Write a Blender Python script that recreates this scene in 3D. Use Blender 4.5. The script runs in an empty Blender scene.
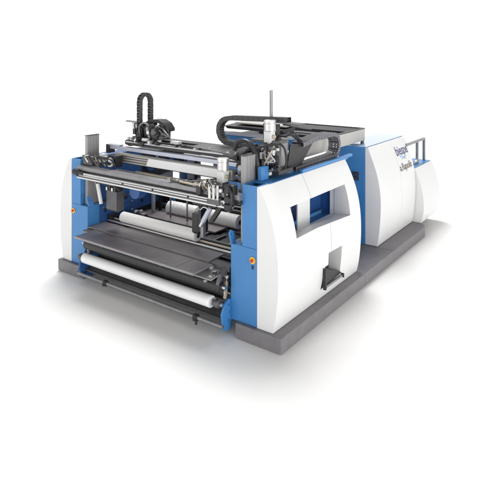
import bpy, bmesh, math, random
import numpy as np
from mathutils import Vector, Matrix
random.seed(7)
S = bpy.context.scene
COL = S.collection
WL = {}                      # world location of every object made here
def MX(x): return -4.63 - x  # mirror across the machine's middle plane

# ------------------------------------------------------------------ materials
def material(name, col, rough=0.5, metal=0.0, coat=0.0, var=0.06, nscale=6.0, bump=0.0, bscale=200.0, spec=0.5, stretch=None):
    m = bpy.data.materials.new(name); m.use_nodes = True
    nt = m.node_tree; b = nt.nodes['Principled BSDF']
    b.inputs['Roughness'].default_value = rough
    b.inputs['Metallic'].default_value = metal
    b.inputs['Coat Weight'].default_value = coat
    b.inputs['Coat Roughness'].default_value = 0.08
    b.inputs['Specular IOR Level'].default_value = spec
    tc = nt.nodes.new('ShaderNodeTexCoord')
    mp = nt.nodes.new('ShaderNodeMapping')
    if stretch: mp.inputs['Scale'].default_value = stretch
    nt.links.new(tc.outputs['Object'], mp.inputs['Vector'])
    n = nt.nodes.new('ShaderNodeTexNoise'); n.inputs['Scale'].default_value = nscale; n.inputs['Detail'].default_value = 6
    nt.links.new(mp.outputs['Vector'], n.inputs['Vector'])
    r = nt.nodes.new('ShaderNodeValToRGB')
    c = Vector(col)
    r.color_ramp.elements[0].position = 0.3; r.color_ramp.elements[1].position = 0.7
    r.color_ramp.elements[0].color = (*(c * (1 - var)), 1); r.color_ramp.elements[1].color = (*(c * (1 + var)), 1)
    nt.links.new(n.outputs['Fac'], r.inputs['Fac'])
    nt.links.new(r.outputs['Color'], b.inputs['Base Color'])
    mr = nt.nodes.new('ShaderNodeMapRange')
    mr.inputs['To Min'].default_value = max(0.03, rough - 0.08); mr.inputs['To Max'].default_value = min(1, rough + 0.08)
    nt.links.new(n.outputs['Fac'], mr.inputs['Value']); nt.links.new(mr.outputs['Result'], b.inputs['Roughness'])
    if bump:
        n2 = nt.nodes.new('ShaderNodeTexNoise'); n2.inputs['Scale'].default_value = bscale; n2.inputs['Detail'].default_value = 3
        nt.links.new(mp.outputs['Vector'], n2.inputs['Vector'])
        bp = nt.nodes.new('ShaderNodeBump'); bp.inputs['Strength'].default_value = bump; bp.inputs['Distance'].default_value = 0.004
        nt.links.new(n2.outputs['Fac'], bp.inputs['Height']); nt.links.new(bp.outputs['Normal'], b.inputs['Normal'])
    return m
M = {}
M['floor']  = material('studio_floor', (.95, .942, .925), .6, var=.003, spec=.2)
M['white']  = material('white_paint', (.80, .80, .795), .38, var=.012, nscale=2, bump=.02, bscale=260)
M['blue']   = material('blue_paint', (.054, .225, .52), .34, var=.05, nscale=3, bump=.03, bscale=220)
M['bluegloss'] = material('glossy_blue_paint', (.054, .225, .52), .2, coat=1.0, var=.03, nscale=3)
M['bluegloss'].node_tree.nodes['Principled BSDF'].inputs['Coat IOR'].default_value = 2.1
M['blue2']  = material('shaded_blue_paint', (.024, .095, .29), .4, var=.10, nscale=3, bump=.03, bscale=220)  # same blue darkened: shade of the interior put into the colour
M['plinth'] = material('grey_textured_paint', (.205, .195, .205), .5, var=.10, nscale=9, bump=.12, bscale=120)
M['plate']  = material('dark_coated_plate', (.19, .17, .178), .40, var=.15, nscale=4, bump=.05, bscale=180)
M['steel']  = material('brushed_steel', (.60, .60, .60), .26, 1.0, var=.10, nscale=9, stretch=(.3, 6, 6))
M['alu']    = material('aluminium_profile', (.66, .655, .65), .33, .85, var=.06, nscale=9, stretch=(.3, 5, 5))
M['alu2']   = material('grey_anodised_profile', (.28, .275, .285), .42, .6, var=.12, nscale=8)
M['lav']    = material('pale_anodised_profile', (.50, .52, .60), .4, .55, var=.05, nscale=8)
M['dark']   = material('dark_grey_metal', (.036, .035, .038), .4, .3, var=.2, nscale=12, bump=.05)
M['mid']    = material('mid_grey_metal', (.12, .117, .122), .42, .35, var=.14, nscale=10)
M['black']  = material('black_plastic', (.024, .023, .026), .42, var=.15, nscale=20)
M['chain']  = material('cable_chain_plastic', (.05, .05, .056), .48, var=.12, nscale=20)
M['chain2']  = material('grey_chain_plastic', (.15, .15, .165), .45, var=.1, nscale=20)
M['rubber'] = material('black_roller_rubber', (.030, .030, .032), .5, var=.1, nscale=14)
M['film']   = material('white_film', (.89, .88, .855), .42, var=.02, nscale=14, bump=.25, bscale=30, stretch=(1, 5, 5))
M['film2']  = material('smooth_white_film', (.90, .90, .90), .3, var=.012, nscale=10, bump=.08, bscale=20, stretch=(.6, 4, 4))
M['post']   = material('grey_anodised_post', (.36, .355, .36), .5, .2, var=.05, nscale=7)
M['beige']  = material('beige_sheet', (.52, .50, .465), .45, .2, var=.04, nscale=4)
M['brass']  = material('cream_lever', (.52, .46, .36), .4, .4, var=.08)
M['yellow'] = material('yellow_plastic', (.85, .50, .03), .4, var=.03)
M['red']    = material('red_plastic', (.62, .03, .02), .35, var=.03)
M['offw']   = material('offwhite_housing', (.72, .72, .71), .4, var=.03)
M['ink']    = material('dark_blue_lettering', (.06, .07, .20), .5, var=.02)
M['ink2']   = material('light_blue_lettering', (.22, .42, .72), .5, var=.02)
M['ink3']   = material('grey_brown_lettering', (.17, .14, .125), .5, var=.02)
M['void']   = material('painted_hollow_shade', (.016, .016, .018), .7, var=.1)  # near-black colour standing in for shade inside hollows

# ------------------------------------------------------------------ mesh helpers
class MB:
    def __init__(s): s.bm = bmesh.new()
    def hexa(s, p):            # 8 points: bottom 4, top 4
        v = [s.bm.verts.new(q) for q in p]
        for f in ((0,1,2,3),(4,5,6,7),(0,1,5,4),(1,2,6,5),(2,3,7,6),(3,0,4,7)): s.bm.faces.new([v[i] for i in f])
        return s
    def box(s, x0, x1, y0, y1, z0, z1):
        return s.hexa([(x0,y0,z0),(x1,y0,z0),(x1,y1,z0),(x0,y1,z0),(x0,y0,z1),(x1,y0,z1),(x1,y1,z1),(x0,y1,z1)])
    def prism(s, pts, axis, a, b):   # pts 2-D: axis 'x' -> (y,z), 'y' -> (x,z), 'z' -> (x,y)
        def P(u, v, t): return {'x': (t,u,v), 'y': (u,t,v), 'z': (u,v,t)}[axis]
        A = [s.bm.verts.new(P(u, v, a)) for u, v in pts]; B = [s.bm.verts.new(P(u, v, b)) for u, v in pts]
        s.bm.faces.new(A); s.bm.faces.new(B[::-1]); n = len(A)
        for i in range(n): s.bm.faces.new([A[i], A[(i+1)%n], B[(i+1)%n], B[i]])
        return s
    def loft(s, A, B):
        A = [s.bm.verts.new(p) for p in A]; B = [s.bm.verts.new(p) for p in B]; n = len(A)
        s.bm.faces.new(A); s.bm.faces.new(B[::-1])
        for i in range(n): s.bm.faces.new([A[i], A[(i+1)%n], B[(i+1)%n], B[i]])
        return s
    def lathe(s, p0, p1, prof, n=28):   # prof: list of (t 0..1 along axis, radius)
        p0, p1 = Vector(p0), Vector(p1); d = (p1 - p0); L = d.length; d.normalize()
        u = d.orthogonal().normalized(); w = d.cross(u); rings = []
        for t, r in prof:
            c = p0 + d * (L * t)
            rings.append([s.bm.verts.new(c + (u*math.cos(a) + w*math.sin(a)) * r) for a in [2*math.pi*i/n for i in range(n)]])
        s.bm.faces.new(rings[0]); s.bm.faces.new(rings[-1][::-1])
        for A, B in zip(rings, rings[1:]):
            for i in range(n): s.bm.faces.new([A[i], A[(i+1)%n], B[(i+1)%n], B[i]])
        return s
    def cyl(s, p0, p1, r, n=24): return s.lathe(p0, p1, [(0, r), (1, r)], n)
    def tube(s, pts, r, n=8, smooth=6):
        P = [Vector(p) for p in pts]
        if smooth:
            Q = []
            E = [P[0]*2 - P[1]] + P + [P[-1]*2 - P[-2]]
            for i in range(1, len(E)-2):
                for k in range(smooth):
                    t = k/smooth; a, b, c, d = E[i-1:i+3]
                    Q.append(.5*((2*b) + (c-a)*t + (2*a-5*b+4*c-d)*t*t + (3*b-a-3*c+d)*t**3))
            Q.append(P[-1]); P = Q
        prev = None; u = None
        for i, p in enumerate(P):
            d = (P[min(i+1, len(P)-1)] - P[max(i-1, 0)]).normalized()
            u = d.orthogonal().normalized() if u is None else (u - d*u.dot(d)).normalized()
            w = d.cross(u)
            ring = [s.bm.verts.new(p + (u*math.cos(2*math.pi*k/n) + w*math.sin(2*math.pi*k/n))*r) for k in range(n)]
            if prev:
                for k in range(n): s.bm.faces.new([prev[k], prev[(k+1)%n], ring[(k+1)%n], ring[k]])
            else: s.bm.faces.new(ring)
            prev = ring
        s.bm.faces.new(prev[::-1]); return s
    def obox(s, c, ax, ay, az, hx, hy, hz):   # oriented box
        c = Vector(c); ax, ay, az = [Vector(a) for a in (ax, ay, az)]
        p = [c + ax*hx*i + ay*hy*j + az*hz*k for k in (-1, 1) for i, j in ((-1,-1),(1,-1),(1,1),(-1,1))]
        return s.hexa(p)
    def build(s, name, mat, parent=None, bevel=.004, boolcut=None):
        bm = s.bm
        bmesh.ops.recalc_face_normals(bm, faces=bm.faces)
        lo = Vector([min(v.co[i] for v in bm.verts) for i in range(3)]); hi = Vector([max(v.co[i] for v in bm.verts) for i in range(3)])
        c = (lo + hi)/2
        if parent is None: c.z = lo.z
        for v in bm.verts: v.co -= c
        me = bpy.data.meshes.new(name); bm.to_mesh(me); bm.free()
        me.materials.append(M[mat] if isinstance(mat, str) else mat)
        o = bpy.data.objects.new(name, me); COL.objects.link(o)
        if parent is not None:
            o.parent = parent; o.location = c - WL[parent]
        else: o.location = c
        WL[o] = c
        if boolcut: cut(o, boolcut)
        me = o.data
        me.polygons.foreach_set('use_smooth', [True]*len(me.polygons))
        me.set_sharp_from_angle(angle=math.radians(32))
        if bevel:
            b = o.modifiers.new('bevel', 'BEVEL'); b.width = bevel; b.segments = 2; b.limit_method = 'ANGLE'; b.angle_limit = math.radians(40); b.harden_normals = True
        return o
def cut(o, cutters):
    C = WL[o]
    tmp = []
    for mb in cutters:
        bmesh.ops.recalc_face_normals(mb.bm, faces=mb.bm.faces)
        for v in mb.bm.verts: v.co -= C
        me = bpy.data.meshes.new('cutter'); mb.bm.to_mesh(me); mb.bm.free()
        k = bpy.data.objects.new('cutter', me); COL.objects.link(k)
        k.parent = o.parent; k.location = o.location
        md = o.modifiers.new('cut', 'BOOLEAN'); md.operation = 'DIFFERENCE'; md.solver = 'EXACT'; md.object = k; tmp.append(k)
    dg = bpy.context.evaluated_depsgraph_get()
    me = bpy.data.meshes.new_from_object(o.evaluated_get(dg))
    o.modifiers.clear(); o.data = me
    for k in tmp: bpy.data.objects.remove(k)
def empty(name, loc, label, cat, group=None):
    o = bpy.data.objects.new(name, None); COL.objects.link(o); o.location = loc; WL[o] = Vector(loc)
    o.empty_display_size = .1
    tag(o, label, cat, group); return o
def tag(o, label, cat, group=None):
    o['label'] = label; o['category'] = cat
    if group: o['group'] = group

# ------------------------------------------------------------------ floor
fl = MB(); v = [fl.bm.verts.new(p) for p in ((-15,-16,0),(17,-16,0),(17,17,0),(-15,17,0))]; fl.bm.faces.new(v)
o = fl.build('floor', 'floor', None, bevel=0); o['kind'] = 'structure'

# ------------------------------------------------------------------ plinths
pl = empty('machine_plinth', (-.35, 2.8, 0), 'long low dark grey plinth on the floor carrying the right side of the machine', 'plinth')
for k, (a, b) in enumerate(((0, 2.49), (2.497, 3.75), (3.757, 5.66))):
    if k == 2: mb = MB().prism([(-.70, a), (0, a), (0, 5.48), (-.10, b), (-.70, b)], 'z', 0.012, .2)
    else: mb = MB().box(-.70, 0, a, b, 0.012, .2)
    mb.build('plinth_section', 'plinth', pl, .006)
MB().box(-.66, -.03, .03, 5.45, 0, .03).build('foot_strip', 'dark', pl, 0)
pl = empty('machine_plinth', (-4.2, 2.8, 0), 'grey plinth block under the white and blue left column', 'plinth')
MB().box(-4.543, -3.87, 0, 5.6, .012, .2).build('plinth_section', 'plinth', pl, .006)
MB().box(-4.51, -3.9, .03, 5.5, 0, .03).build('foot_strip', 'dark', pl, 0)

# ------------------------------------------------------------------ the machine
mc = empty('bag_making_machine', (-2.315, 1.3, .2), 'wide blue and white film bag making machine with open front, rollers and top gantries', 'machine')

PZ = np.array([.2, .45, .77, 1.0, 1.22, 1.36, 1.52, 1.65, 1.78, 1.99])
PX = np.array([-.150, -.100, -.072, -.070, -.090, -.110, -.140, -.190, -.245, -.352])
PC = np.polyfit(PZ, PX, 5)
def prof(z): return float(np.polyval(PC, z))
def cover_poly(inner, off=0, top=1.992, mirror=False):
    zs = np.linspace(.204, top, 40)
    pts = [(inner, .204)] + [(prof(z) + off, z) for z in zs] + [(inner, top)]
    return [(MX(x), z) for x, z in pts] if mirror else pts
# right cover with window, delivery opening and door seams
win = MB().loft([(.1,.53,1.335),(.1,2.105,1.235),(.1,2.105,1.665),(.1,.53,1.665)], [(-.46,.53,1.15),(-.46,2.20,1.145),(-.46,2.20,1.665),(-.46,.53,1.665)])
low = MB().prism([(1.39,.835),(1.815,.825),(1.80,.415),(1.215,.355),(1.29,.665),(1.39,.665)], 'x', -.30, .1)
def seam(y, z0, z1, off=0.0):
    zs = np.linspace(z0, z1, 14)
    return MB().prism([(prof(z)-.03+off, z) for z in zs] + [(.15, z) for z in zs[::-1]], 'y', y-.006, y+.006)
cv = MB().prism(cover_poly(-.392), 'y', .05, 2.5).build('side_cover', 'white', mc, .008, [win, low, seam(1.10, 1.5, 2.1), seam(1.47, .60, 1.3)])
cv['label'] = 'white bulging side cover with a window niche and a lower delivery opening'
# niche: white inner panel strip
MB().box(-.475, -.452, 1.16, 1.515, 1.12, 1.67).build('niche_panel', 'white', cv, .004)
MB().box(-.475, -.452, .50, .86, 1.12, 1.67).build('niche_panel', 'white', cv, .004)
MB().box(-.476, -.393, .535, 2.22, 1.118, 1.146).build('niche_sill', 'white', cv, .003)
MB().box(-.476, -.393, 2.20, 2.222, 1.147, 1.70).build('niche_jamb', 'white', cv, .003)
# delivery opening lining and tray
MB().box(-.31, -.285, 1.2, 1.83, .34, .85).build('opening_lining', 'mid', cv, 0)
tr = MB().hexa([(-.285,1.24,.40),(-.068,1.235,.385),(-.068,1.79,.43),(-.285,1.79,.43),(-.285,1.30,.655),(-.10,1.30,.63),(-.10,1.79,.445),(-.285,1.79,.445)]).build('delivery_tray', 'dark', mc, .004)
MB().box(-.075, -.045, 1.26, 1.80, .372, .405).build('tray_lip', 'alu2', tr, .004)
MB().box(-.08, -.035, 1.225, 1.262, .36, .66).build('tray_side', 'dark', tr, .004)
MB().box(-.08, -.030, 1.785, 1.81, .36, .42).build('tray_side', 'dark', tr, .004)
# left cover (only its front end and its bulge show)
MB().prism(cover_poly(-.392, 0, 1.94, True), 'y', .05, 2.5).build('side_cover', 'white', mc, .008)

def side_frame(m):
    f = (lambda x: MX(x)) if m else (lambda x: x)
    def B(mb, x0, x1, *a): a0, a1 = sorted((f(x0), f(x1))); return mb.box(a0, a1, *a)
    fr = B(MB(), -.818, -.395, .055, .30, .204, 1.195).build('side_frame', 'blue', mc, .006)
    # upper column: hollow channel, front plate and two cheeks
    u = MB(); topz = 2.0 if not m else 1.955
    B(u, -.63, -.395, .055, .075, 1.198, topz); B(u, -.63, -.615, .078, .36, 1.198, topz); B(u, -.41, -.395, .078, .36, 1.198, topz); B(u, -.612, -.413, .34, .36, 1.198, topz)
    u.build('upper_column', 'blue', mc, .003)
    B(MB(), -.612, -.413, .08, .335, 1.20, topz-.05).build('channel_shade_box', 'void', mc, 0)  # dark box painted as the shade inside the open channel
    # inner plates
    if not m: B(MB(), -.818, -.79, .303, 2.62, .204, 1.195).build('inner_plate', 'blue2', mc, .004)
    else:
        ip = MB().prism([(.303,.30),(.60,.30),(.62,.84),(.74,.93),(.80,.86),(1.05,.84),(1.10,.93),(1.62,.95),(1.70,1.0),(1.70,1.195),(.95,1.195),(.90,1.15),(.62,1.15),(.57,1.195),(.303,1.195)], 'x', -3.84, -3.812).build('inner_plate', 'blue2', mc, .004, [MB().cyl((-3.9,y,z),(-3.7,y,z),r) for y, z, r in ((.42,1.06,.035),(.52,.92,.025),(1.25,1.05,.03))])
        MB().box(-3.875,-3.845,.61,2.7,.204,1.185).build('lower_panel', 'dark', mc, .003)
        for y, z in ((.36,1.12),(.36,.60),(.70,1.05),(1.0,1.10),(1.0,.95),(1.5,1.12),(1.5,1.0)): MB().cyl((-3.811,y,z),(-3.795,y,z),.016,12).build('plate_bolt', 'steel', ip, 0)
        MB().box(-3.811,-3.74,.46,.60,.78,.98).build('bearing_block', 'dark', ip, .005)
        MB().box(-3.811,-3.76,.78,.92,.96,1.08).build('bearing_block', 'blue2', ip, .005)
    ye = 1.35 if m else 2.6
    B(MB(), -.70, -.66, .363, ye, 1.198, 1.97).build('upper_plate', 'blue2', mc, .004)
    if m:
        rp_ = MB().prism([(1.353,1.33),(2.0,1.42),(2.5,1.42),(2.5,1.80),(1.353,1.93)], 'x', -3.97, -3.94).build('rear_plate', 'dark', mc, .004)
        for y, z, r, m_ in ((1.55,1.62,.09,'blue2'),(1.85,1.60,.06,'mid'),(2.1,1.66,.05,'blue2'),(1.7,1.78,.04,'steel')):
            MB().cyl((-3.939,y,z),(-3.88,y,z),r,22).build('pulley', m_, rp_, .004)
    if not m: B(MB(), -.787, -.395, .303, 2.6, 1.09, 1.117).build('shelf', 'blue', mc, .003)
    if not m:
        B(MB(), -.69, -.36, .30, 2.62, 1.975, 2.0).build('top_plate', 'blue', mc, .003)
        B(MB(), -.40, -.345, 1.12, 2.77, 2.003, 2.045).build('top_rail', 'blue', mc, .006)
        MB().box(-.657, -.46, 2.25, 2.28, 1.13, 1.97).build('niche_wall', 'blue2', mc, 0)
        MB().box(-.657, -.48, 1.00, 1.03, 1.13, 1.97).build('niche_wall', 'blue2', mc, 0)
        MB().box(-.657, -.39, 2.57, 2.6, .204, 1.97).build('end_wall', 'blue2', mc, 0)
    else:
        B(MB(), -.69, -.40, .37, 1.35, 1.945, 1.965).build('top_plate', 'blue2', mc, .003)
    # lug with hole on the step
    lug = [(.07,1.198),(.165,1.198),(.165,1.24),(.125,1.34),(.065,1.37),(.03,1.345),(.035,1.30)]
    a, b = sorted((f(-.838), f(-.815)))
    MB().prism(lug, 'x', a, b).build('lifting_lug', 'blue', mc, .003, [MB().cyl((a-.02,.085,1.305),(b+.02,.085,1.305),.022)])
    # emergency stop
    xs, zs = (-.462, 1.048) if not m else (-4.185, 1.075)
    st = MB().cyl((xs,.053,zs),(xs,.043,zs),.045 if not m else .044,28).build('emergency_stop', 'yellow', mc, .003)
    MB().lathe((xs,.044,zs),(xs,.018,zs),[(0,.018),(.45,.016),(.5,.021),(.85,.021),(1,.016)],24).build('button', 'red', st, .002)
    if not m:
        MB().box(xs-.012,xs+.014,.047,.054,.935,.985).build('tag_plate', 'black', st, 0)
    # tall aluminium post with T-slots
    a, b = sorted((f(-.645), f(-.712)))
    ys = np.linspace(.13, .38, 5)
    p = MB()
    p.box(a+.006, b-.006, .135, .375, 1.20, 2.34)
    for y0, y1 in zip(ys, ys[1:]): p.box(a, b, y0+.006, y1-.006, 1.199, 2.345)
    p.build('guide_post', 'post', mc, .002)
    MB().box(a-.002, b+.002, .127, .383, 2.346, 2.354).build('post_cap', 'dark', mc, .002)
    # column closing the gap to the front of the post
    # roller bracket at the bottom with holes
    br = [(-.10,.10),(-.02,.075),(.07,.075),(.10,.12),(.09,.20),(.055,.24),(.075,.30),(.12,.36),(.12,.45),(.02,.47),(-.05,.44),(-.10,.36),(-.125,.30),(-.11,.22)]
    a, b = sorted((f(-.848), f(-.82)))
    cuts = [MB().cyl((a-.02,y,z),(b+.02,y,z),r) for y, z, r in ((.02,.40,.016),(.035,.30,.013),(.02,.20,.016))]
    MB().prism(br, 'x', a, b).build('roller_bracket', 'blue' if not m else 'blue2', mc, .003, cuts)
    MB().prism([(y+.02,z) for y, z in br[:6]], 'x', *sorted((f(-.90), f(-.88)))).build('bracket_foot', 'blue' if not m else 'blue2', mc, .003)
    # cream lever arm
    a, b = sorted((f(-.90), f(-.872)))
    MB().prism([(.0,.46),(.05,.45),(.06,.60),(.10,.74),(.06,.76),(.01,.62)], 'x', a, b).build('lever_arm', 'brass', mc, .004)
    MB().cyl((a-.01,.03,.47),(b+.012,.03,.47),.025,18).build('pivot_bolt', 'steel', mc, .002)
    MB().cyl((a-.012,.07,.70),(b+.012,.07,.70),.03,18).build('pivot_bolt', 'dark', mc, .002)
side_frame(False); side_frame(True)
# cover-side wall that closes the frame behind the niche of the right cover is the upper plate; lower infill
MB().box(-.787, -.40, .303, 2.56, .21, 1.095).build('drive_housing', 'dark', mc, 0)

# lower nip: dark panel, rubber roller, bars
MB().box(-3.78, -.85, .26, .29, .12, .80).build('back_panel', 'mid', mc, .003)
MB().box(-3.78, -.85, .20, .258, .20, .34).build('cross_beam', 'mid', mc, .004)
MB().prism([(.0,.20),(.10,.16),(.19,.20),(.19,.30),(.12,.26)], 'x', -3.76, -.87).build('trough', 'mid', mc, .004)
rr = MB().lathe((-3.72,-.03,.63),(-.90,-.03,.63),[(0,.078),(1,.078)],36).build('nip_roller', 'rubber', mc, .006)
MB().cyl((-3.80,-.03,.63),(-.83,-.03,.63),.03).build('roller_shaft', 'steel', rr, 0)
rr = MB().cyl((-3.70,.12,.50),(-.92,.12,.50),.055,28).build('guide_roller', 'mid', mc, .005)
MB().cyl((-3.80,.12,.50),(-.83,.12,.50),.02).build('roller_shaft', 'steel', rr, 0)
bar = MB().cyl((-3.83,-.11,.155),(-.82,-.11,.155),.027,20).build('foot_bar', 'alu2', mc, .002)
for x in (-3.15, -1.28):
    cl = MB().lathe((x-.035,-.11,.155),(x+.035,-.11,.155),[(0,.04),(.2,.046),(.8,.046),(1,.04)],20).build('bar_clamp', 'black', bar, .003)
    MB().box(x-.018,x+.018,-.165,-.135,.125,.165).build('clamp_screw', 'black', cl, .003)
MB().lathe((-1.28,-.11,.10),(-1.28,-.11,.055),[(0,.014),(.5,.02),(1,.012)],14).build('hanging_knob', 'black', bar, .002)
MB().box(-3.82,-.83,-.02,.02,.175,.205).build('lower_rail', 'mid', mc, .004)

# roll carrier core of the lower roll
ax = MB().lathe((-3.82,-.09,.425),(-.84,-.09,.425),[(0,.025),(1,.025)],20).build('roll_spindle', 'steel', mc, .002)
MB().lathe((-1.0,-.09,.425),(-.86,-.09,.425),[(0,.03),(.3,.03),(.35,.055),(.75,.055),(.8,.035),(1,.035)],24).build('spindle_chuck', 'mid', ax, .002)
MB().lathe((-3.70,-.09,.425),(-3.83,-.09,.425),[(0,.03),(.3,.03),(.35,.05),(.75,.05),(.8,.035),(1,.035)],24).build('spindle_chuck', 'mid', ax, .002)

# table plates
def plate(name, x0, x1, y0, y1, z, mat='plate', skew=.0):
    mb = MB().hexa([(x0,y0,z-.022),(x1,y0,z-.022),(x1+skew,y1,z-.022),(x0+skew,y1,z-.022),(x0,y0,z),(x1,y0,z),(x1+skew,y1,z),(x0+skew,y1,z)])
    return mb.build(name, mat, mc, .003)
tp = plate('table_plate', -3.60, -1.452, -.345, .035, .86)
for x in np.arange(-3.35, -1.5, .42):
    MB().cyl((x,-.30,.859),(x,-.30,.8625),.009,12).build('plate_screw', 'mid', tp, 0)
tp = plate('table_plate', -1.447, -1.11, -.345, .035, .86)
MB().cyl((-1.2,-.30,.859),(-1.2,-.30,.8625),.009,12).build('plate_screw', 'mid', tp, 0)
plate('table_plate', -3.80, -1.20, .05, .40, .875)
MB().box(-3.62,-1.12,-.35,-.335,.825,.858).build('plate_edge', 'alu2', mc, .003)
for x in (-2.95, -1.72): MB().box(x-.015,x+.015,-.348,-.325,.80,.826).build('edge_bolt', 'dark', mc, .003)
MB().hexa([(-1.42,-.18,.74),(-.96,-.18,.74),(-.92,.12,.80),(-1.36,.12,.80),(-1.42,-.18,.755),(-.96,-.18,.755),(-.92,.12,.815),(-1.36,.12,.815)]).build('chute_plate', 'post', mc, .003)
MB().box(-1.24,-.85,.06,.20,.80,.86).build('side_support', 'mid', mc, .005)
MB().prism([(-.1,.66),(.05,.62),(.10,.80),(.05,.86),(-.06,.80)], 'x', -.95,-.90).build('nip_lever', 'mid', mc, .004)
MB().box(-3.80,-3.62,-.06,.30,.80,.84).build('side_support', 'plate', mc, .005)
MB().prism([(-.16,.20),(.02,.40),(.30,.50),(.24,.86),(.1,.80),(.02,.6)], 'x', -3.79,-3.77).build('side_web', 'blue2', mc, .003)

# conveyor behind the table
MB().box(-3.78,-.84,.44,2.70,.76,.80).build('bed_plate', 'dark', mc, .003)
MB().cyl((-3.79,.46,.885),(-.82,.46,.885),.018,14).build('support_rod', 'alu', mc, 0)
MB().cyl((-3.79,.56,.895),(-.82,.56,.895),.018,14).build('support_rod', 'brass', mc, 0)
MB().cyl((-3.74,.72,.85),(-.86,.72,.85),.045,20).build('idler_roller', 'rubber', mc, .003)
for y in (1.22,): 
    MB().box(-3.78,-1.95,y-.13,y+.2,.836,.86).build('web_plate', 'plate', mc, .003)
for i, x in enumerate(np.arange(-3.6,-.95,.30)):
    MB().box(x,x+.035,.80,1.16,.803,.835).build('belt_strip', 'alu2' if i%2 else 'mid', mc, .003)
    MB().box(x+.09,x+.26,.82,1.12,.803,.818).build('slat', 'dark', mc, .003)
MB().box(-3.77,-.85,1.36,1.75,.803,.83).build('rear_bed', 'mid', mc, .003)
MB().box(-3.77,-.85,1.8,1.86,.803,.93).build('cross_beam', 'dark', mc, .004)
for y, z, r, m_ in ((2.0,.92,.05,'rubber'),(2.2,1.02,.05,'steel'),(2.42,.92,.06,'mid'),(1.72,.88,.04,'steel')):
    MB().cyl((-3.77,y,z),(-.85,y,z),r,22).build('idler_roller', m_, mc, .003)
# small guard frame in front of the far roll
g = MB().cyl((-3.02,1.18,1.285),(-1.35,1.18,1.31),.012,10).build('wire_guard', 'alu2', mc, 0)
for x in (-3.02,-2.63,-2.2): MB().box(x-.012,x+.012,1.17,1.19,.88,1.285).build('guard_stay', 'alu2', g, .002)
# cross members deep in the machine
MB().box(-3.78,-.82,2.56,2.62,.82,1.16).build('cross_beam', 'dark', mc, .004)
MB().box(-3.95,-.85,2.45,2.55,1.62,1.72).build('cross_beam', 'alu2', mc, .004)
for x, w, m_, z1 in ((-4.20,.2,'blue2',1.74),(-3.98,.19,'lav',1.72),(-3.77,.08,'dark',1.70),(-3.28,.10,'lav',1.72),(-2.6,.14,'blue2',1.7),(-1.5,.12,'mid',1.7)):
    MB().box(x,x+w,2.64,2.74,.20,z1).build('rear_upright', m_, mc, .004)
for x, y, m_ in ((-3.62,1.30,'lav'),(-3.50,1.70,'blue'),(-3.1,1.95,'mid'),(-3.70,1.55,'dark')): MB().box(x,x+.055,y,y+.05,.831,1.42).build('stanchion', m_, mc, .004)
MB().box(-3.75,-2.75,1.97,2.02,1.15,1.22).build('cross_beam', 'dark', mc, .003)

MB().box(-2.45,-.90,2.80,3.74,.204,1.60).build('shadow_gap_blocker', 'blue2', mc, .006)  # added box, blocks the high light so the floor shadow stays closed
# ------------------------------------------------ front gantry
gb = MB().box(-3.985,-.625,-.02,.115,1.79,1.868).build('gantry_beam', 'alu2', mc, .004)
MB().box(-3.985,-.625,-.028,-.0225,1.845,1.864).build('rail_strip', 'alu2', gb, .002)
MB().box(-3.985,-.625,-.026,-.0225,1.795,1.805).build('rail_strip', 'dark', gb, 0)
gb = MB().box(-3.985,-.625,.0,.115,1.735,1.786).build('gantry_beam', 'dark', mc, .003)
gb = MB().box(-3.985,-.80,-.03,.09,1.665,1.732).build('gantry_beam', 'alu', mc, .004)
MB().box(-3.985,-.80,-.036,-.0325,1.690,1.712).build('rail_strip', 'mid', gb, .002)
MB().cyl((-4.07,-.02,1.765),(-3.95,-.02,1.765),.045,22).build('end_knob', 'black', mc, .004)
MB().lathe((-4.0,-.06,1.765),(-3.78,-.06,1.765),[(0,.05),(.4,.05),(.5,.03),(1,.03)],22).build('end_bearing', 'dark', mc, .003)
MB().cyl((-3.8,-.055,1.765),(-.82,-.055,1.765),.018,14).build('drive_shaft', 'steel', mc, 0)
for x in (-2.85,-2.2,-1.5): MB().cyl((x,-.03,1.72),(x,-.042,1.72),.012,10).build('bolt_head', 'dark', mc, 0)

# second, thinner rod and dark carriage rail behind the front gantry
MB().cyl((-3.05,.42,1.80),(-.95,.42,1.80),.020,14).build('web_rod', 'brass', mc, 0)
MB().box(-3.6,-.9,.44,.50,1.735,1.775).build('rod_support', 'mid', mc, .003)

# web beam with white cover, in front of the top gantry
wb = MB().box(-3.56,-1.06,.40,.52,1.925,2.062).build('web_beam', 'beige', mc, .005)
for z in (1.955,1.995,2.03): MB().box(-3.55,-2.74,.394,.3985,z,z+.010).build('slot_strip', 'dark', wb, 0)
MB().prism([(.335,1.95),(.345,1.943),(.394,2.05),(.384,2.058)], 'x', -2.727,-1.10).build('white_panel', 'film2', wb, .003)
MB().box(-3.60,-1.0,.60,.66,1.86,1.90).build('cross_beam', 'dark', mc, .003)
# upper bar
ub = MB().box(-3.73,-.95,.44,.52,2.115,2.175).build('upper_bar', 'lav', mc, .004)
MB().box(-3.80,-3.72,.42,.55,2.04,2.185).build('bar_end_block', 'black', mc, .004)
MB().box(-3.715,-3.45,.41,.50,2.178,2.20).build('bar_bracket', 'lav', mc, .003)
MB().box(-.97,-.88,.42,.55,1.93,2.25).build('bar_end_block', 'alu2', mc, .004)

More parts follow.
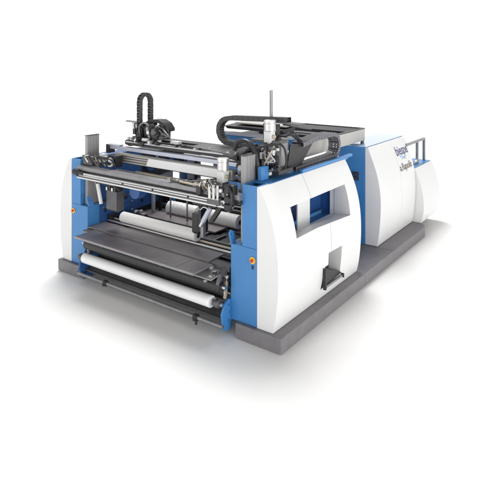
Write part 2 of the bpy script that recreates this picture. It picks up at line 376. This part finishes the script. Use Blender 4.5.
# ------------------------------------------------ top gantry
MB().box(-3.36,-.98,.50,.60,2.20,2.245).build('top_rail_beam', 'dark', mc, .004)
MB().cyl((-3.34,.47,2.262),(-.98,.47,2.262),.017,14).build('drive_shaft', 'steel', mc, 0)
MB().box(-3.30,-.95,.62,.72,2.21,2.285).build('top_rail_beam', 'mid', mc, .004)
MB().box(-3.26,-.95,.725,.90,2.235,2.31).build('top_rail_beam', 'dark', mc, .004)
MB().box(-3.0,-1.1,.93,1.05,2.25,2.285).build('chain_tray', 'dark', mc, .003)
MB().lathe((-3.42,.55,2.24),(-3.30,.55,2.24),[(0,.045),(.5,.045),(.55,.06),(1,.06)],22).build('end_bearing', 'black', mc, .003)
MB().hexa([(-2.0,.55,2.29),(-1.02,.42,2.24),(-1.0,.72,2.30),(-1.9,.74,2.315),(-2.0,.55,2.30),(-1.02,.42,2.285),(-1.0,.72,2.325),(-1.9,.74,2.325)]).build('wedge_guide', 'mid', mc, .003)
MB().box(-2.46,-2.28,.60,.68,2.29,2.335).build('sensor_block', 'offw', mc, .004)
MB().box(-2.60,-2.20,.50,.58,2.247,2.272).build('slide_block', 'steel', mc, .004)
MB().box(-2.98,-2.9,.44,.5,2.25,2.29).build('slide_block', 'black', mc, .003)

# ------------------------------------------------ cable chains
def chain(name, path, wdir, width, thick, parent=mc, mat='chain'):
    """path: 3-D centre line; wdir: width direction; side plates and cross rungs link by link"""
    P = [Vector(p) for p in path]; W = Vector(wdir).normalized()
    L = [0]
    for a, b in zip(P, P[1:]): L.append(L[-1] + (b-a).length)
    pitch = .048; n = int(L[-1]/pitch)
    def at(s):
        s = max(0, min(L[-1], s))
        for i in range(len(L)-1):
            if s <= L[i+1]: 
                t = (s-L[i])/max(1e-9, L[i+1]-L[i]); return P[i].lerp(P[i+1], t)
        return P[-1]
    mb = MB()
    for k in range(n):
        a, b = at(k*pitch), at((k+1)*pitch); d = (b-a).normalized(); N = d.cross(W).normalized(); c = (a+b)/2
        off = .004 if k%2 else 0
        for sgn in (-1, 1):
            mb.obox(c + W*sgn*(width/2-.006-off), d, W, N, pitch*.62, .005, thick/2)
        for sgn in (-1, 1):
            mb.obox(c + N*sgn*(thick/2-.005), d, W, N, pitch*.27, width/2-.008, .0045)
    ob = mb.build(name, mat, parent, .0015)
    # cables lying inside
    cm = MB(); Q = [at(s) for s in np.linspace(.01, L[-1]-.01, 40)]
    for q in (-.25, .05, .3):
        cm.tube([p + W*width*q for p in Q], thick*.2, 8, 0)
    cm.build('cable_bundle', 'black', ob, 0)
    return ob
def arc(c, r, a0, a1, n, plane):   # plane 'xz' or 'yz'
    out = []
    for i in range(n+1):
        a = math.radians(a0 + (a1-a0)*i/n); u, v = r*math.cos(a), r*math.sin(a)
        out.append((c[0]+u, c[1], c[2]+v) if plane == 'xz' else (c[0], c[1]+u, c[2]+v))
    return out
# left, upright hairpin
chain('cable_chain', [(-3.10,.545,2.30)] + arc((-3.10,.665,2.93),.12,180,0,14,'yz') + [(-3.10,.785,2.32)], (1,0,0), .085, .058)
# centre, lying loop opening to the right
chain('cable_chain', [(-.42,.86,2.775),(-1.40,.86,2.745)] + arc((-1.47,.86,2.55),.185,90,270,16,'xz') + [(-1.40,.86,2.36),(-.98,.86,2.345)], (0,1,0), .12, .07)
# right, loop above the side cover
chain('cable_chain', [(-.56,1.35,2.36),(-.56,1.9,2.415),(-.56,2.34,2.405)] + arc((-.56,2.36,2.22),.178,85,-90,16,'yz') + [(-.56,2.34,2.04),(-.56,1.12,2.03)], (1,0,0), .20, .065, mat='chain2')

# ------------------------------------------------ carriage on the top gantry, left
cr = cr_top = MB().box(-3.30,-2.98,.56,.86,2.30,2.345).build('carriage', 'dark', mc, .005)
MB().prism([(-3.24,2.345),(-3.00,2.345),(-2.96,2.47),(-3.06,2.58),(-3.20,2.58),(-3.26,2.44)], 'y', .60,.64).build('carriage_plate', 'dark', cr, .004)
MB().box(-3.47,-3.14,.57,.62,2.575,2.60).build('bracket_arm', 'alu2', cr, .003)
MB().hexa([(-3.30,.58,2.41),(-3.22,.58,2.41),(-3.22,.63,2.41),(-3.30,.63,2.41),(-3.33,.58,2.573),(-3.18,.58,2.573),(-3.18,.63,2.573),(-3.33,.63,2.573)]).build('valve_block', 'offw', cr, .004)
MB().cyl((-2.74,.52,2.46),(-2.74,.80,2.46),.105,30).build('drive_wheel', 'black', cr, .008)
MB().lathe((-2.74,.515,2.46),(-2.74,.49,2.46),[(0,.06),(1,.045)],24).build('wheel_hub', 'mid', cr, .003)
hood = [(-3.02,2.60),(-2.90,2.645),(-2.72,2.65),(-2.60,2.60),(-2.53,2.52),(-2.53,2.47),(-2.57,2.47),(-2.62,2.55),(-2.74,2.60),(-2.90,2.60),(-3.02,2.565)]
MB().prism(hood, 'y', .60,.78).build('wheel_hood', 'dark', cr, .004)
MB().tube([(-3.10,.56,2.36),(-3.06,.50,2.52),(-2.92,.48,2.60),(-2.80,.52,2.52),(-2.80,.55,2.38)],.016).build('air_hose', 'alu2', cr, 0)
MB().tube([(-2.98,.56,2.36),(-2.96,.52,2.5),(-2.84,.5,2.58),(-2.70,.48,2.57)],.012).build('air_hose', 'black', cr, 0)
MB().tube([(-2.60,.50,2.50),(-2.44,.46,2.44),(-2.36,.48,2.42),(-2.48,.50,2.40),(-2.62,.52,2.39)],.010).build('air_hose', 'mid', cr, 0)
MB().box(-2.92,-2.86,.55,.62,2.345,2.58).build('hood_stay', 'alu2', cr, .003)
MB().box(-2.66,-2.56,.55,.62,2.345,2.46).build('hood_stay', 'mid', cr, .003)
MB().box(-3.22,-3.08,.44,.56,2.30,2.335).build('shoe', 'steel', cr, .003)
MB().cyl((-2.98,.50,2.325),(-2.84,.50,2.325),.028,16).build('roller_nut', 'offw', cr, .003)

# ------------------------------------------------ actuator: servo motor on a white gearbox (one on each gantry)
def actuator(x, y, z, r, h, m_='offw'):
    a = MB().lathe((x,y,z),(x,y,z+h),[(0,r),(.06,r),(.07,r*.94),(.70,r*.94),(.72,r),(.97,r),(1,r*.9)],30).build('servo_motor', 'alu', mc, .003)
    MB().box(x-r*.72,x+r*.62,y-r*.8,y+r*.6,z-.155,z-.004).build('gearbox', m_, a, .006)
    MB().cyl((x,y-r*.3,z-.21),(x,y-r*.3,z-.156),r*.3,16).build('output_shaft', 'steel', a, .002)
    MB().cyl((x+r*.65,y-r*.1,z-.075),(x+r*1.05,y-r*.1,z-.075),r*.32,16).build('plug_socket', 'brass', a, .002)
    return a
actuator(-.985,.10,2.13,.082,.165)
actuator(-.60,.66,2.63,.085,.15)

# right end carriage of the front gantry
cr = MB().box(-.86,-.70,-.04,.05,1.735,1.98).build('carriage_plate', 'dark', mc, .006)
for y, z, r in ((-.05,1.915,.045),(-.05,1.80,.055)): MB().lathe((-.78,-.045,z),(-.78,-.085,z),[(0,r),(.6,r),(1,r*.8)],24).build('belt_pulley', 'black', cr, .003)
MB().prism([(-.83,1.65),(-.74,1.65),(-.70,1.73),(-.86,1.73)], 'y', -.06,-.02).build('carriage_foot', 'black', cr, .004)
for x, m_ in ((-1.085,'offw'),(-1.015,'offw'),(-.945,'steel')):
    MB().cyl((x,-.06,1.77),(x,-.06,1.965),.020,16).build('air_cylinder', m_, cr, .002)
    MB().cyl((x,-.06,1.965),(x,-.06,2.0),.026,16).build('cylinder_cap', 'dark', cr, .002)
MB().box(-1.12,-.91,-.08,-.038,1.70,1.768).build('cylinder_block', 'mid', cr, .004)
MB().box(-1.31,-1.235,-.08,-.02,1.80,1.90).build('sensor_head', 'black', cr, .004)
MB().tube([(-1.27,-.05,1.90),(-1.24,-.03,1.98),(-1.12,.02,2.0),(-1.02,.03,1.96)],.012).build('air_hose', 'alu', cr, 0)
MB().tube([(-1.62,.0,1.93),(-1.45,-.05,1.95),(-1.25,-.05,1.99),(-1.05,0,2.02)],.013).build('air_hose', 'mid', cr, 0)
MB().tube([(-1.70,.02,1.90),(-1.40,.0,1.90),(-1.2,.02,1.93),(-1.1,.04,2.0)],.016).build('air_hose', 'brass', cr, 0)
MB().cyl((-1.20,.02,1.90),(-1.20,-.05,1.90),.035,18).build('regulator', 'brass', cr, .003)
MB().box(-1.9,-1.30,.03,.09,1.872,1.90).build('slide_rail', 'mid', cr, .003)
MB().tube([(-.78,-.05,1.98),(-.72,-.07,1.9),(-.71,-.07,1.75),(-.76,-.06,1.66)],.015).build('cable', 'black', cr, 0)
MB().box(-1.06,-.93,.06,.16,1.87,1.975).build('mount_block', 'mid', cr, .004)

# left end of the front gantry: valves and hoses
MB().box(-3.995,-3.74,.085,.122,1.875,2.03).build('carriage_plate', 'mid', mc, .004)
cl = MB().box(-3.86,-3.60,.13,.19,1.88,1.93).build('valve_carrier', 'mid', mc, .004)
MB().box(-3.62,-3.52,.14,.22,1.94,2.08).build('valve_block', 'offw', cl, .004)
MB().box(-3.74,-3.66,.14,.22,1.935,2.02).build('valve_block', 'brass', cl, .004)
MB().cyl((-3.48,.16,1.90),(-3.48,.16,2.05),.035,18).build('filter_cup', 'alu', cl, .003)
MB().cyl((-3.33,.16,1.89),(-3.33,.16,2.0),.03,18).build('filter_cup', 'blue2', cl, .003)
for k in range(5):
    a = -3.85 + .1*k
    MB().tube([(a,.10,1.90),(a-.02,.05,2.02+.02*(k%2)),(a+.10,.06,2.05),(a+.2,.12,1.99),(a+.22,.14,1.91)],.011).build('air_hose', ('alu','black','mid','dark','black')[k], cl, 0)
MB().box(-3.92,-3.50,.42,.48,1.92,1.98).build('clip_bar', 'dark', cl, .004)
MB().box(-3.46,-3.28,.20,.34,1.88,2.06).build('valve_bank', 'dark', cl, .004)

# hanging knife heads under the front gantry
def head(x, y, z0, z1, w, m_='mid'):
    h = MB().prism([(y,z0+.03),(y+.03,z0),(y+.16,z0+.02),(y+.16,z1),(y,z1)], 'x', x, x+w).build('knife_head', m_, mc, .005)
    return h
h = head(-3.47,.16,1.17,1.50,.25,'mid')
MB().cyl((-3.62,.10,1.62),(-3.52,.10,1.28),.030,16).build('air_cylinder', 'offw', h, .002)
MB().cyl((-3.60,.10,1.60),(-3.62,.10,1.66),.034,16).build('cylinder_cap', 'black', h, .002)
for k in range(4): MB().box(-3.46+.065*k,-3.42+.065*k,.14,.30,1.505,1.56+.05*(k%2)).build('fitting', ('steel','black','alu','dark')[k], h, .003)
MB().tube([(-3.42,.2,1.6),(-3.35,.12,1.68),(-3.25,.14,1.6),(-3.2,.2,1.52)],.012).build('air_hose', 'black', h, 0)
MB().box(-3.56,-3.20,.10,.16,1.60,1.66).build('head_mount', 'dark', h, .004)
MB().cyl((-2.96,.30,1.52),(-2.96,.46,1.52),.12,28).build('drive_wheel', 'blue2', mc, .006)
h = head(-1.655,.22,1.12,1.42,.12,'dark')
h2 = head(-1.50,.18,1.16,1.63,.05,'black')
MB().box(-1.448,-1.40,.17,.23,1.12,1.35).build('knife_blade', 'alu2', h2, .003)
MB().cyl((-1.20,.10,1.60),(-1.34,.10,1.38),.036,18).build('air_cylinder', 'lav', h2, .003)
MB().cyl((-1.34,.10,1.38),(-1.385,.10,1.305),.028,18).build('cylinder_rod', 'alu', h2, .003)
MB().cyl((-1.20,.10,1.60),(-1.17,.10,1.65),.04,18).build('cylinder_cap', 'black', h2, .003)
MB().hexa([(-1.25,.12,1.40),(-1.20,.12,1.38),(-1.20,.18,1.38),(-1.25,.18,1.40),(-1.08,.12,1.64),(-1.02,.12,1.62),(-1.02,.18,1.62),(-1.08,.18,1.64)]).build('knife_arm', 'dark', h2, .003)
MB().box(-1.52,-1.10,.08,.16,1.60,1.662).build('head_mount', 'dark', h2, .004)
MB().tube([(-1.45,.12,1.6),(-1.36,.06,1.55),(-1.28,.05,1.60),(-1.2,.06,1.58)],.012).build('air_hose', 'steel', h2, 0)

# ------------------------------------------------ right top machinery on the side frame
MB().box(-.575,-.515,.33,.50,2.003,2.185).build('stop_block', 'blue', mc, .004)
MB().box(-.715,-.66,.45,.62,2.0,2.40).build('gantry_leg', 'dark', mc, .005)
tc = MB().box(-.72,-.40,.58,.95,2.05,2.11).build('top_carriage', 'dark', mc, .006)
MB().box(-.70,-.42,.60,.66,2.11,2.46).build('carriage_plate', 'mid', tc, .005)
for (x,y,z,r) in ((-.50,.57,2.27,.09),(-.62,.57,2.17,.055),(-.47,.57,2.13,.045)):
    w = MB().cyl((x,y+.03,z),(x,y-.03,z),r,28).build('belt_pulley', 'dark', tc, .005)
    MB().lathe((x,y-.031,z),(x,y-.055,z),[(0,r*.55),(1,r*.45)],20).build('pulley_hub', 'steel', w, .002)
MB().box(-.66,-.58,.53,.59,2.33,2.42).build('sensor_head', 'offw', tc, .004)
MB().box(-.56,-.50,.50,.56,2.05,2.10).build('sensor_head', 'offw', tc, .004)
MB().tube([(-.72,.5,2.1),(-.76,.44,2.25),(-.70,.42,2.38),(-.60,.46,2.44),(-.5,.52,2.42)],.02).build('cable', 'black', tc, 0)
MB().tube([(-.60,.5,2.15),(-.55,.46,2.22),(-.46,.46,2.36),(-.44,.52,2.45)],.013).build('air_hose', 'brass', tc, 0)
MB().tube([(-.42,.62,2.48),(-.36,.66,2.40),(-.36,.7,2.2),(-.42,.72,2.1)],.014).build('cable', 'black', tc, 0)
MB().box(-.90,-.42,.62,.86,2.46,2.50).build('carriage_roof', 'mid', tc, .005)
MB().cyl((-.60,.66,2.50),(-.60,.66,2.62),.03,16).build('motor_neck', 'steel', tc, .002)
MB().tube([(-.51+.155*math.cos(a),.545,2.27+.155*math.sin(a)) for a in np.linspace(-.6,3.7,14)],.022).build('belt_guard','mid',tc,0)
MB().tube([(-.51+.115*math.cos(a),.535,2.26+.115*math.sin(a)) for a in np.linspace(.4,5.6,14)],.010).build('toothed_belt','black',tc,0)
MB().prism([(.84,2.05),(1.02,2.04),(1.02,2.50),(.84,2.53)], 'x', -.57,-.53).build('web_plate', 'alu2', mc, .004)
# dark slanted guards
MB().prism([(.96,2.06),(1.24,2.05),(1.46,2.37),(1.05,2.40)], 'x', -.53,-.505).build('slanted_guard', 'dark', mc, .004)
MB().prism([(1.22,2.06),(1.40,2.05),(1.80,2.37),(1.52,2.385)], 'x', -.56,-.535).build('slanted_guard', 'black', mc, .004)
# cable harness from the roof down to the right chain
for k in range(4):
    MB().tube([(-.62+.03*k,.95,2.52),(-.60+.03*k,1.15,2.52+.01*k),(-.56+.02*k,1.28,2.46),(-.56+.01*k,1.40,2.36+.015*k)],.016).build('cable', 'black' if k%2 else 'mid', mc, 0)
MB().cyl((-.72,.87,2.50),(-.72,.87,3.18),.024,14).build('signal_post', 'alu2', mc, .003)
MB().hexa([(-.80,.78,2.735),(-.20,.78,2.715),(-.20,.94,2.715),(-.80,.94,2.735),(-.80,.78,2.76),(-.20,.78,2.735),(-.20,.94,2.735),(-.80,.94,2.76)]).build('chain_tray', 'mid', mc, .004)
MB().box(-.84,-.60,.84,.92,2.50,2.70).build('tray_support', 'dark', mc, .004)
MB().prism([(.95,2.73),(1.55,2.60),(1.55,2.565),(.95,2.68)], 'x', -.58,-.44).build('chain_guide', 'mid', mc, .004)
# left bracket wedge where the top gantry meets the right post
MB().prism([(-1.12,2.33),(-.86,2.42),(-.80,2.40),(-.98,2.20),(-1.02,2.20)], 'y', .40,.44).build('end_gusset', 'mid', mc, .004)
MB().cyl((-.90,.36,2.24),(-.90,.46,2.24),.075,24).build('belt_pulley', 'dark', mc, .004)
MB().cyl((-.82,.33,2.12),(-.82,.36,2.12),.03,16).build('round_sensor', 'offw', mc, .003)
MB().tube([(-1.02,.40,2.36),(-.97,.40,2.47),(-.82,.40,2.50),(-.70,.40,2.42),(-.635,.40,2.22),(-.62,.42,2.03)],.032).build('cable', 'dark', mc, 0)
MB().box(-.87,-.76,.38,.48,1.98,2.10).build('bearing_block', 'mid', mc, .004)

# slab and blue beam further back
MB().prism([(1.9,2.41),(2.2,2.41),(2.3,2.50),(1.82,2.47)], 'x', -2.34,-1.15).build('dark_guard', 'dark', mc, .005)
MB().box(-2.2,-1.15,1.95,2.45,2.505,2.53).build('guard_lid', 'beige', mc, .004)
MB().box(-2.52,-1.10,2.02,2.3,2.12,2.30).build('blue_beam', 'blue', mc, .005)
MB().box(-2.45,-1.15,1.95,2.015,2.29,2.35).build('pale_beam', 'lav', mc, .004)

# ------------------------------------------------------------------ rear module: open frame on top
rf = empty('roof_frame', (-1.65, 3.0, 2.01), 'beige rectangular open frame with dark inner rim on top behind the gantries', 'frame')
MB().box(-.85,-.80,1.55,4.31,2.045,2.272).build('side_board', 'beige', rf, .004)
MB().box(-.86,-.795,1.55,4.315,2.275,2.288).build('rim_strip', 'dark', rf, .003)
MB().box(-2.45,-.855,4.26,4.31,2.06,2.272).build('back_board', 'beige', rf, .004)
MB().box(-2.45,-.862,4.25,4.316,2.275,2.29).build('rim_strip', 'dark', rf, .003)
MB().box(-2.50,-2.455,2.2,4.31,2.06,2.272).build('side_board', 'beige', rf, .004)
for y, m_, z in ((3.9,'dark',2.25),(3.5,'mid',2.22),(3.1,'dark',2.24),(2.75,'alu2',2.22)):
    MB().box(-2.45,-.855,y-.05,y+.05,z-.06,z).build('cross_bar', m_, rf, .004)
for x in (-1.1,-1.5): MB().box(x,x+.06,2.5,4.25,2.10,2.16).build('inner_rail', 'mid', rf, .003)
for (x,y) in ((-.83,4.25),(-2.48,4.25)): MB().box(x-.02,x+.02,y-.04,y+.04,2.0,2.05).build('frame_foot', 'mid', rf, 0)

# ------------------------------------------------------------------ tall cabinet
dc = empty('drive_cabinet', (-.7, 4.7, .2), 'tall blue cabinet with white curved doors and printed lettering, behind the machine', 'cabinet')
CZ = np.array([.2,.52,.85,1.16,1.39,1.57,1.78,2.0]); CX = np.array([-.322,-.272,-.248,-.258,-.288,-.336,-.412,-.495])
CC = np.polyfit(CZ, CX, 5)
def cprof(z): return float(np.polyval(CC, z))
zs = np.linspace(.206, 1.995, 40)
cp = [(-.556,.206)] + [(cprof(z), z) for z in zs] + [(-.556,1.995)]
def cseam(y):
    q = np.linspace(.15, 2.05, 30)
    return MB().prism([(cprof(z)-.03, z) for z in q] + [(.15, z) for z in q[::-1]], 'y', y-.004, y+.004)
door = MB().prism(cp, 'y', 3.762, 4.842).build('cabinet_door', 'white', dc, .007)
door = MB().prism(cp, 'y', 4.854, 5.65).build('cabinet_door', 'white', dc, .007)
door['label'] = 'white curved door with blue and grey printed lettering'
MB().box(-1.10,-.558,3.755,5.64,.204,2.0).build('cabinet_body', 'blue', dc, .005)
MB().box(-1.09,-.53,3.765,5.645,1.998,2.012).build('cabinet_top', 'bluegloss', dc, .004)
for z0 in (1.37, 1.455):
    vt = MB().box(-.80,-.675,3.735,3.753,z0,z0+.072).build('vent_grille', 'black', dc, .006)
    for k in range(4): MB().box(-.785+.028*k,-.770+.028*k,3.728,3.734,z0+.012,z0+.06).build('grille_slat', 'mid', vt, 0)
def lettering(name, body, y0, z0, size, mat, parent, shear=0.0, offx=.003, sx=1.0, bold=0.0):
    cu = bpy.data.curves.new(name, 'FONT'); cu.body = body; cu.size = size; cu.extrude = 0.0; cu.shear = shear; cu.resolution_u = 4; cu.offset = bold
    t = bpy.data.objects.new('txt', cu); COL.objects.link(t)
    dg = bpy.context.evaluated_depsgraph_get(); me = bpy.data.meshes.new_from_object(t.evaluated_get(dg)); bpy.data.objects.remove(t)
    bm = bmesh.new(); bm.from_mesh(me)
    # fine horizontal slicing so that the letters follow the curved door
    for z in np.arange(-.1, .4, .02):
        bmesh.ops.bisect_plane(bm, geom=bm.verts[:]+bm.edges[:]+bm.faces[:], plane_co=(0,z,0), plane_no=(0,1,0))
    for v in bm.verts:
        y, z = y0 + v.co.x*sx, z0 + v.co.y
        v.co = (cprof(z) + offx, y, z)
    mb = MB(); mb.bm.free(); mb.bm = bm
    ob = mb.build(name, mat, parent, 0); return ob
lettering('lettering', 'biespe', 4.90, 1.69, .255, 'ink', door, sx=1.0, bold=.004)
lettering('lettering', 'a.Rapolis', 4.88, 1.40, .19, 'ink3', door, sx=1.0, bold=.004)
sw = MB()
def strip(pts, w):
    A = [(cprof(z)+.003, y, z) for y, z in pts]; B = [(cprof(z-w)+.003, y, z-w) for y, z in pts]
    a = [sw.bm.verts.new(p) for p in A]; b = [sw.bm.verts.new(p) for p in B]
    for i in range(len(a)-1): sw.bm.faces.new([a[i], a[i+1], b[i+1], b[i]])
strip([(5.05+.02*k, 1.655+.018*math.sin(k*.42)) for k in range(16)], .018)
strip([(5.12+.02*k, 1.615+.014*math.sin(k*.42)) for k in range(12)], .016)
sw.build('wave_mark', 'ink2', door, 0)

# ------------------------------------------------------------------ low end cabinet with rail
ec = empty('end_cabinet', (-.6, 6.2, 0), 'lower white rounded cabinet with blue top at the far right end', 'cabinet')
EZ = np.array([.2,.33,.58,.70,.86,1.0,1.15,1.33]); EX = np.array([-.142,-.105,-.078,-.09,-.11,-.145,-.195,-.28])
EC = np.polyfit(EZ, EX, 4)
zs = np.linspace(.20, 1.325, 30)
MB().prism([(-.50,.2)] + [(float(np.polyval(EC, z)), z) for z in zs] + [(-.50,1.325)], 'y', 5.67, 6.80).build('curved_cover', 'white', ec, .007)
MB().box(-1.10,-.502,5.672,6.79,.2,1.32).build('cabinet_body', 'blue', ec, .005)
MB().box(-1.09,-.295,5.675,6.79,1.327,1.337).build('cabinet_top', 'blue', ec, .003)
MB().box(-1.05,-.36,5.72,6.72,0,.199).build('cabinet_base', 'dark', ec, 0)

gr = empty('guard_rail', (-.42, 6.2, 1.337), 'grey square tube handrail standing on the low end cabinet', 'rail')
MB().box(-.45,-.395,5.55,6.76,1.80,1.85).build('hand_rail', 'alu2', gr, .008)
MB().box(-.45,-.395,6.705,6.76,1.337,1.798).build('rail_post', 'alu2', gr, .006)
rp = [(6.235,1.337),(6.30,1.337),(6.30,1.798),(6.13,1.798),(6.13,1.765),(6.21,1.745),(6.235,1.69)]
rp = [(6.02,1.337),(6.30,1.337),(6.30,1.798),(6.235,1.798)] + [(6.235-.12*(1-math.cos(a)), 1.50-.12*math.sin(a)) for a in np.linspace(0, math.pi/2, 8)] + [(6.02,1.38)]
MB().prism(rp, 'x', -.448,-.397).build('rail_post', 'alu2', gr, .006)

# twin cabinet on the far side, seen in slivers through the machine
lc = empty('drive_cabinet', (-3.9, 4.7, .2), 'far blue cabinet glimpsed through the open machine between its beams', 'cabinet')
MB().box(-4.07,-3.55,3.76,5.62,.204,1.70).build('cabinet_body', 'blue', lc, .005)
MB().box(-4.06,-3.56,3.765,5.61,1.702,1.715).build('cabinet_top', 'blue2', lc, .003)

# ------------------------------------------------------------------ film rolls
def roll(p0, p1, r, label, m_='film', core=True, bumpy=0.0):
    p0, p1 = Vector(p0), Vector(p1)
    e = empty('film_roll', ((p0+p1)/2 - Vector((0,0,r))), label, 'roll', 'white film rolls in the machine')
    mb = MB(); n = 40; prof_ = [(0, r*.93), (.004, r)]
    for k in range(1, n): prof_.append((k/n, r*(1 + bumpy*random.uniform(-1, 1))))
    prof_ += [(.996, r), (1, r*.93)]
    mb.lathe(p0, p1, prof_, 44); mb.build('film', m_, e, 0)
    d = (p1-p0).normalized()
    if core:
        for a, b in ((p1 - d*.02, p1 + d*.012), (p0 + d*.02, p0 - d*.012)):
            MB().lathe(a, b, [(0, r*.45), (1, r*.45)], 24).build('cardboard_core', 'brass', e, .002)
            MB().lathe(a + d*.001*(1 if b.x > a.x else -1), b + (b-a)*.05, [(0, r*.33), (1, r*.33)], 24).build('core_hole', 'void', e, 0)  # dark plug, the hole's shade is put into its colour
    return e
roll((-3.70,-.09,.425), (-1.02,-.09,.425), .079, 'long smooth white roll on the lowest front spindle between blue brackets', 'film2', False)
roll((-3.47,.51,.985), (-1.80,.51,.985), .086, 'white wound roll lying just behind the dark table plates', 'film', True, .006)
roll((-3.35,1.50,.95), (-2.66,1.50,.95), .115, 'short crumpled white roll far back in the machine, behind the thin guard stays', 'film', True, .05)
roll((-2.60,1.50,.95), (-1.76,1.50,.95), .115, 'white roll far back at the right, behind the slanted pale cylinder', 'film', True, .02)

# small fittings, bolts and hoses that crowd the mechanism
def fittings(parent, lo, hi, n, smin=.015, smax=.045):
    for k in range(n):
        c = [random.uniform(a, b) for a, b in zip(lo, hi)]; e = [random.uniform(smin, smax) for _ in range(3)]
        m_ = random.choice(('black','dark','dark','steel','alu','mid','offw','alu2'))
        if k % 3: MB().box(c[0]-e[0],c[0]+e[0],c[1]-e[1],c[1]+e[1],c[2]-e[2],c[2]+e[2]).build('fitting', m_, parent, .003)
        else: MB().lathe((c[0],c[1]-e[1],c[2]),(c[0],c[1]+e[1],c[2]),[(0,e[0]*.7),(.2,e[0]),(.8,e[0]),(1,e[0]*.7)],16).build('fitting', m_, parent, .002)
for z0, x0, x1 in ((2.40,-3.28,-2.55),(2.47,-3.20,-2.70)):
    MB().box(x0,x1,.66,.70,z0,z0+.03).build('carriage_bar', 'black', cr_top, .003)
for x in (-3.26,-3.0,-2.88,-2.66,-2.58): MB().box(x,x+.035,.64,.70,2.345,2.60 if x<-2.8 else 2.48).build('carriage_stay', 'dark', cr_top, .003)
fittings(cr_top, (-3.30,.56,2.35), (-2.55,.66,2.52), 26, .015, .045)
for k in range(8):
    x = random.uniform(-3.25,-2.6)
    MB().tube([(x,.58,2.34),(x+random.uniform(-.05,.1),.5,2.48+random.uniform(0,.1)),(x+random.uniform(.05,.22),.5,2.5+random.uniform(-.05,.1)),(x+random.uniform(.1,.3),.56,2.36)],.010).build('cable', random.choice(('black','black','dark','alu','mid')), cr_top, 0)
fittings(tc, (-.70,.50,2.04), (-.42,.60,2.44), 26)
fittings(mc, (-.98,.30,2.02), (-.72,.42,2.34), 16)
fittings(cl, (-3.85,.10,1.89), (-3.30,.22,2.02), 18, .012, .035)
fittings(mc, (-1.02,-.06,1.64), (-.72,-.02,1.98), 16, .01, .03)
fittings(mc, (-3.3,.44,2.26), (-2.55,.58,2.34), 16, .012, .035)
fittings(mc, (-2.3,.46,2.25), (-1.1,.70,2.30), 14, .012, .03)
fittings(mc, (-3.74,.62,.82), (-3.40,1.1,.92), 14, .02, .05)
fittings(mc, (-1.15,-.12,.66), (-.86,.1,.84), 14, .012, .03)
fittings(mc, (-3.74,1.80,.86), (-2.2,2.4,1.25), 22, .02, .06)
fittings(mc, (-1.9,.0,1.88), (-1.05,.06,1.93), 10, .012, .028)
for k in range(9):
    x = random.uniform(-.72,-.44); z = random.uniform(2.1,2.4)
    MB().tube([(x,.50,z),(x+random.uniform(-.1,.1),.45,z+random.uniform(-.1,.12)),(x+random.uniform(-.12,.12),.47,z+random.uniform(-.15,.05)),(x+random.uniform(-.1,.1),.52,z-.08)],.009).build('cable', random.choice(('black','dark','alu','mid','brass')), tc, 0)
for k in range(7):
    x = random.uniform(-1.25,-.85)
    MB().tube([(x,-.06,1.98),(x+random.uniform(-.12,.05),-.09,2.02),(x+random.uniform(-.2,.02),-.07,1.93),(x+random.uniform(-.15,.1),-.05,1.82)],.008).build('cable', random.choice(('black','alu','mid','brass')), mc, 0)

# ------------------------------------------------------------------ camera, light
cam = bpy.data.cameras.new('camera'); co = bpy.data.objects.new('camera', cam); COL.objects.link(co)
co.location = (3.502, -5.475, 3.593); co.rotation_euler = (math.radians(90), 0, math.radians(35.927))
cam.sensor_width = 36; cam.lens = 36*531.98/500; cam.shift_y = -(250-61.415)/500; cam.clip_end = 500
S.camera = co
w = bpy.data.worlds.new('World'); S.world = w; w.use_nodes = True
nt = w.node_tree; bg = nt.nodes['Background']
# white studio: bright walls all round, dimmer ceiling
tc_ = nt.nodes.new('ShaderNodeTexCoord'); sx_ = nt.nodes.new('ShaderNodeSeparateXYZ'); rmp = nt.nodes.new('ShaderNodeValToRGB')
nt.links.new(tc_.outputs['Generated'], sx_.inputs['Vector']); nt.links.new(sx_.outputs['Z'], rmp.inputs['Fac']); nt.links.new(rmp.outputs['Color'], bg.inputs['Color'])
rmp.color_ramp.elements[0].position = .22; rmp.color_ramp.elements[0].color = (1, 1, 1, 1)
rmp.color_ramp.elements[1].position = .58; rmp.color_ramp.elements[1].color = (.27, .27, .27, 1)
bg.inputs['Strength'].default_value = 1.25
def area(name, loc, target, size, power):
    l = bpy.data.lights.new(name, 'AREA'); l.shape = 'RECTANGLE'; l.size, l.size_y = size; l.energy = power
    ob = bpy.data.objects.new(name, l); COL.objects.link(ob); ob.location = loc
    ob.rotation_euler = (Vector(target) - Vector(loc)).to_track_quat('-Z', 'Y').to_euler(); return ob
area('softbox_side', (12, -3.2, 1.6), (-.6, 1.8, 1.3), (8, 3.2), 640)
area('softbox_front', (-6.5, -11, 1.9), (-2.4, 0, 1.3), (6, 2.6), 100)
area('softbox_high', (-14, 13, 36), (-1.5, 1.5, .5), (17, 17), 14500)
S.view_settings.view_transform = 'Standard'; S.view_settings.look = 'None'; S.view_settings.exposure = 0; S.view_settings.gamma = 1
S.cycles.max_bounces = 8
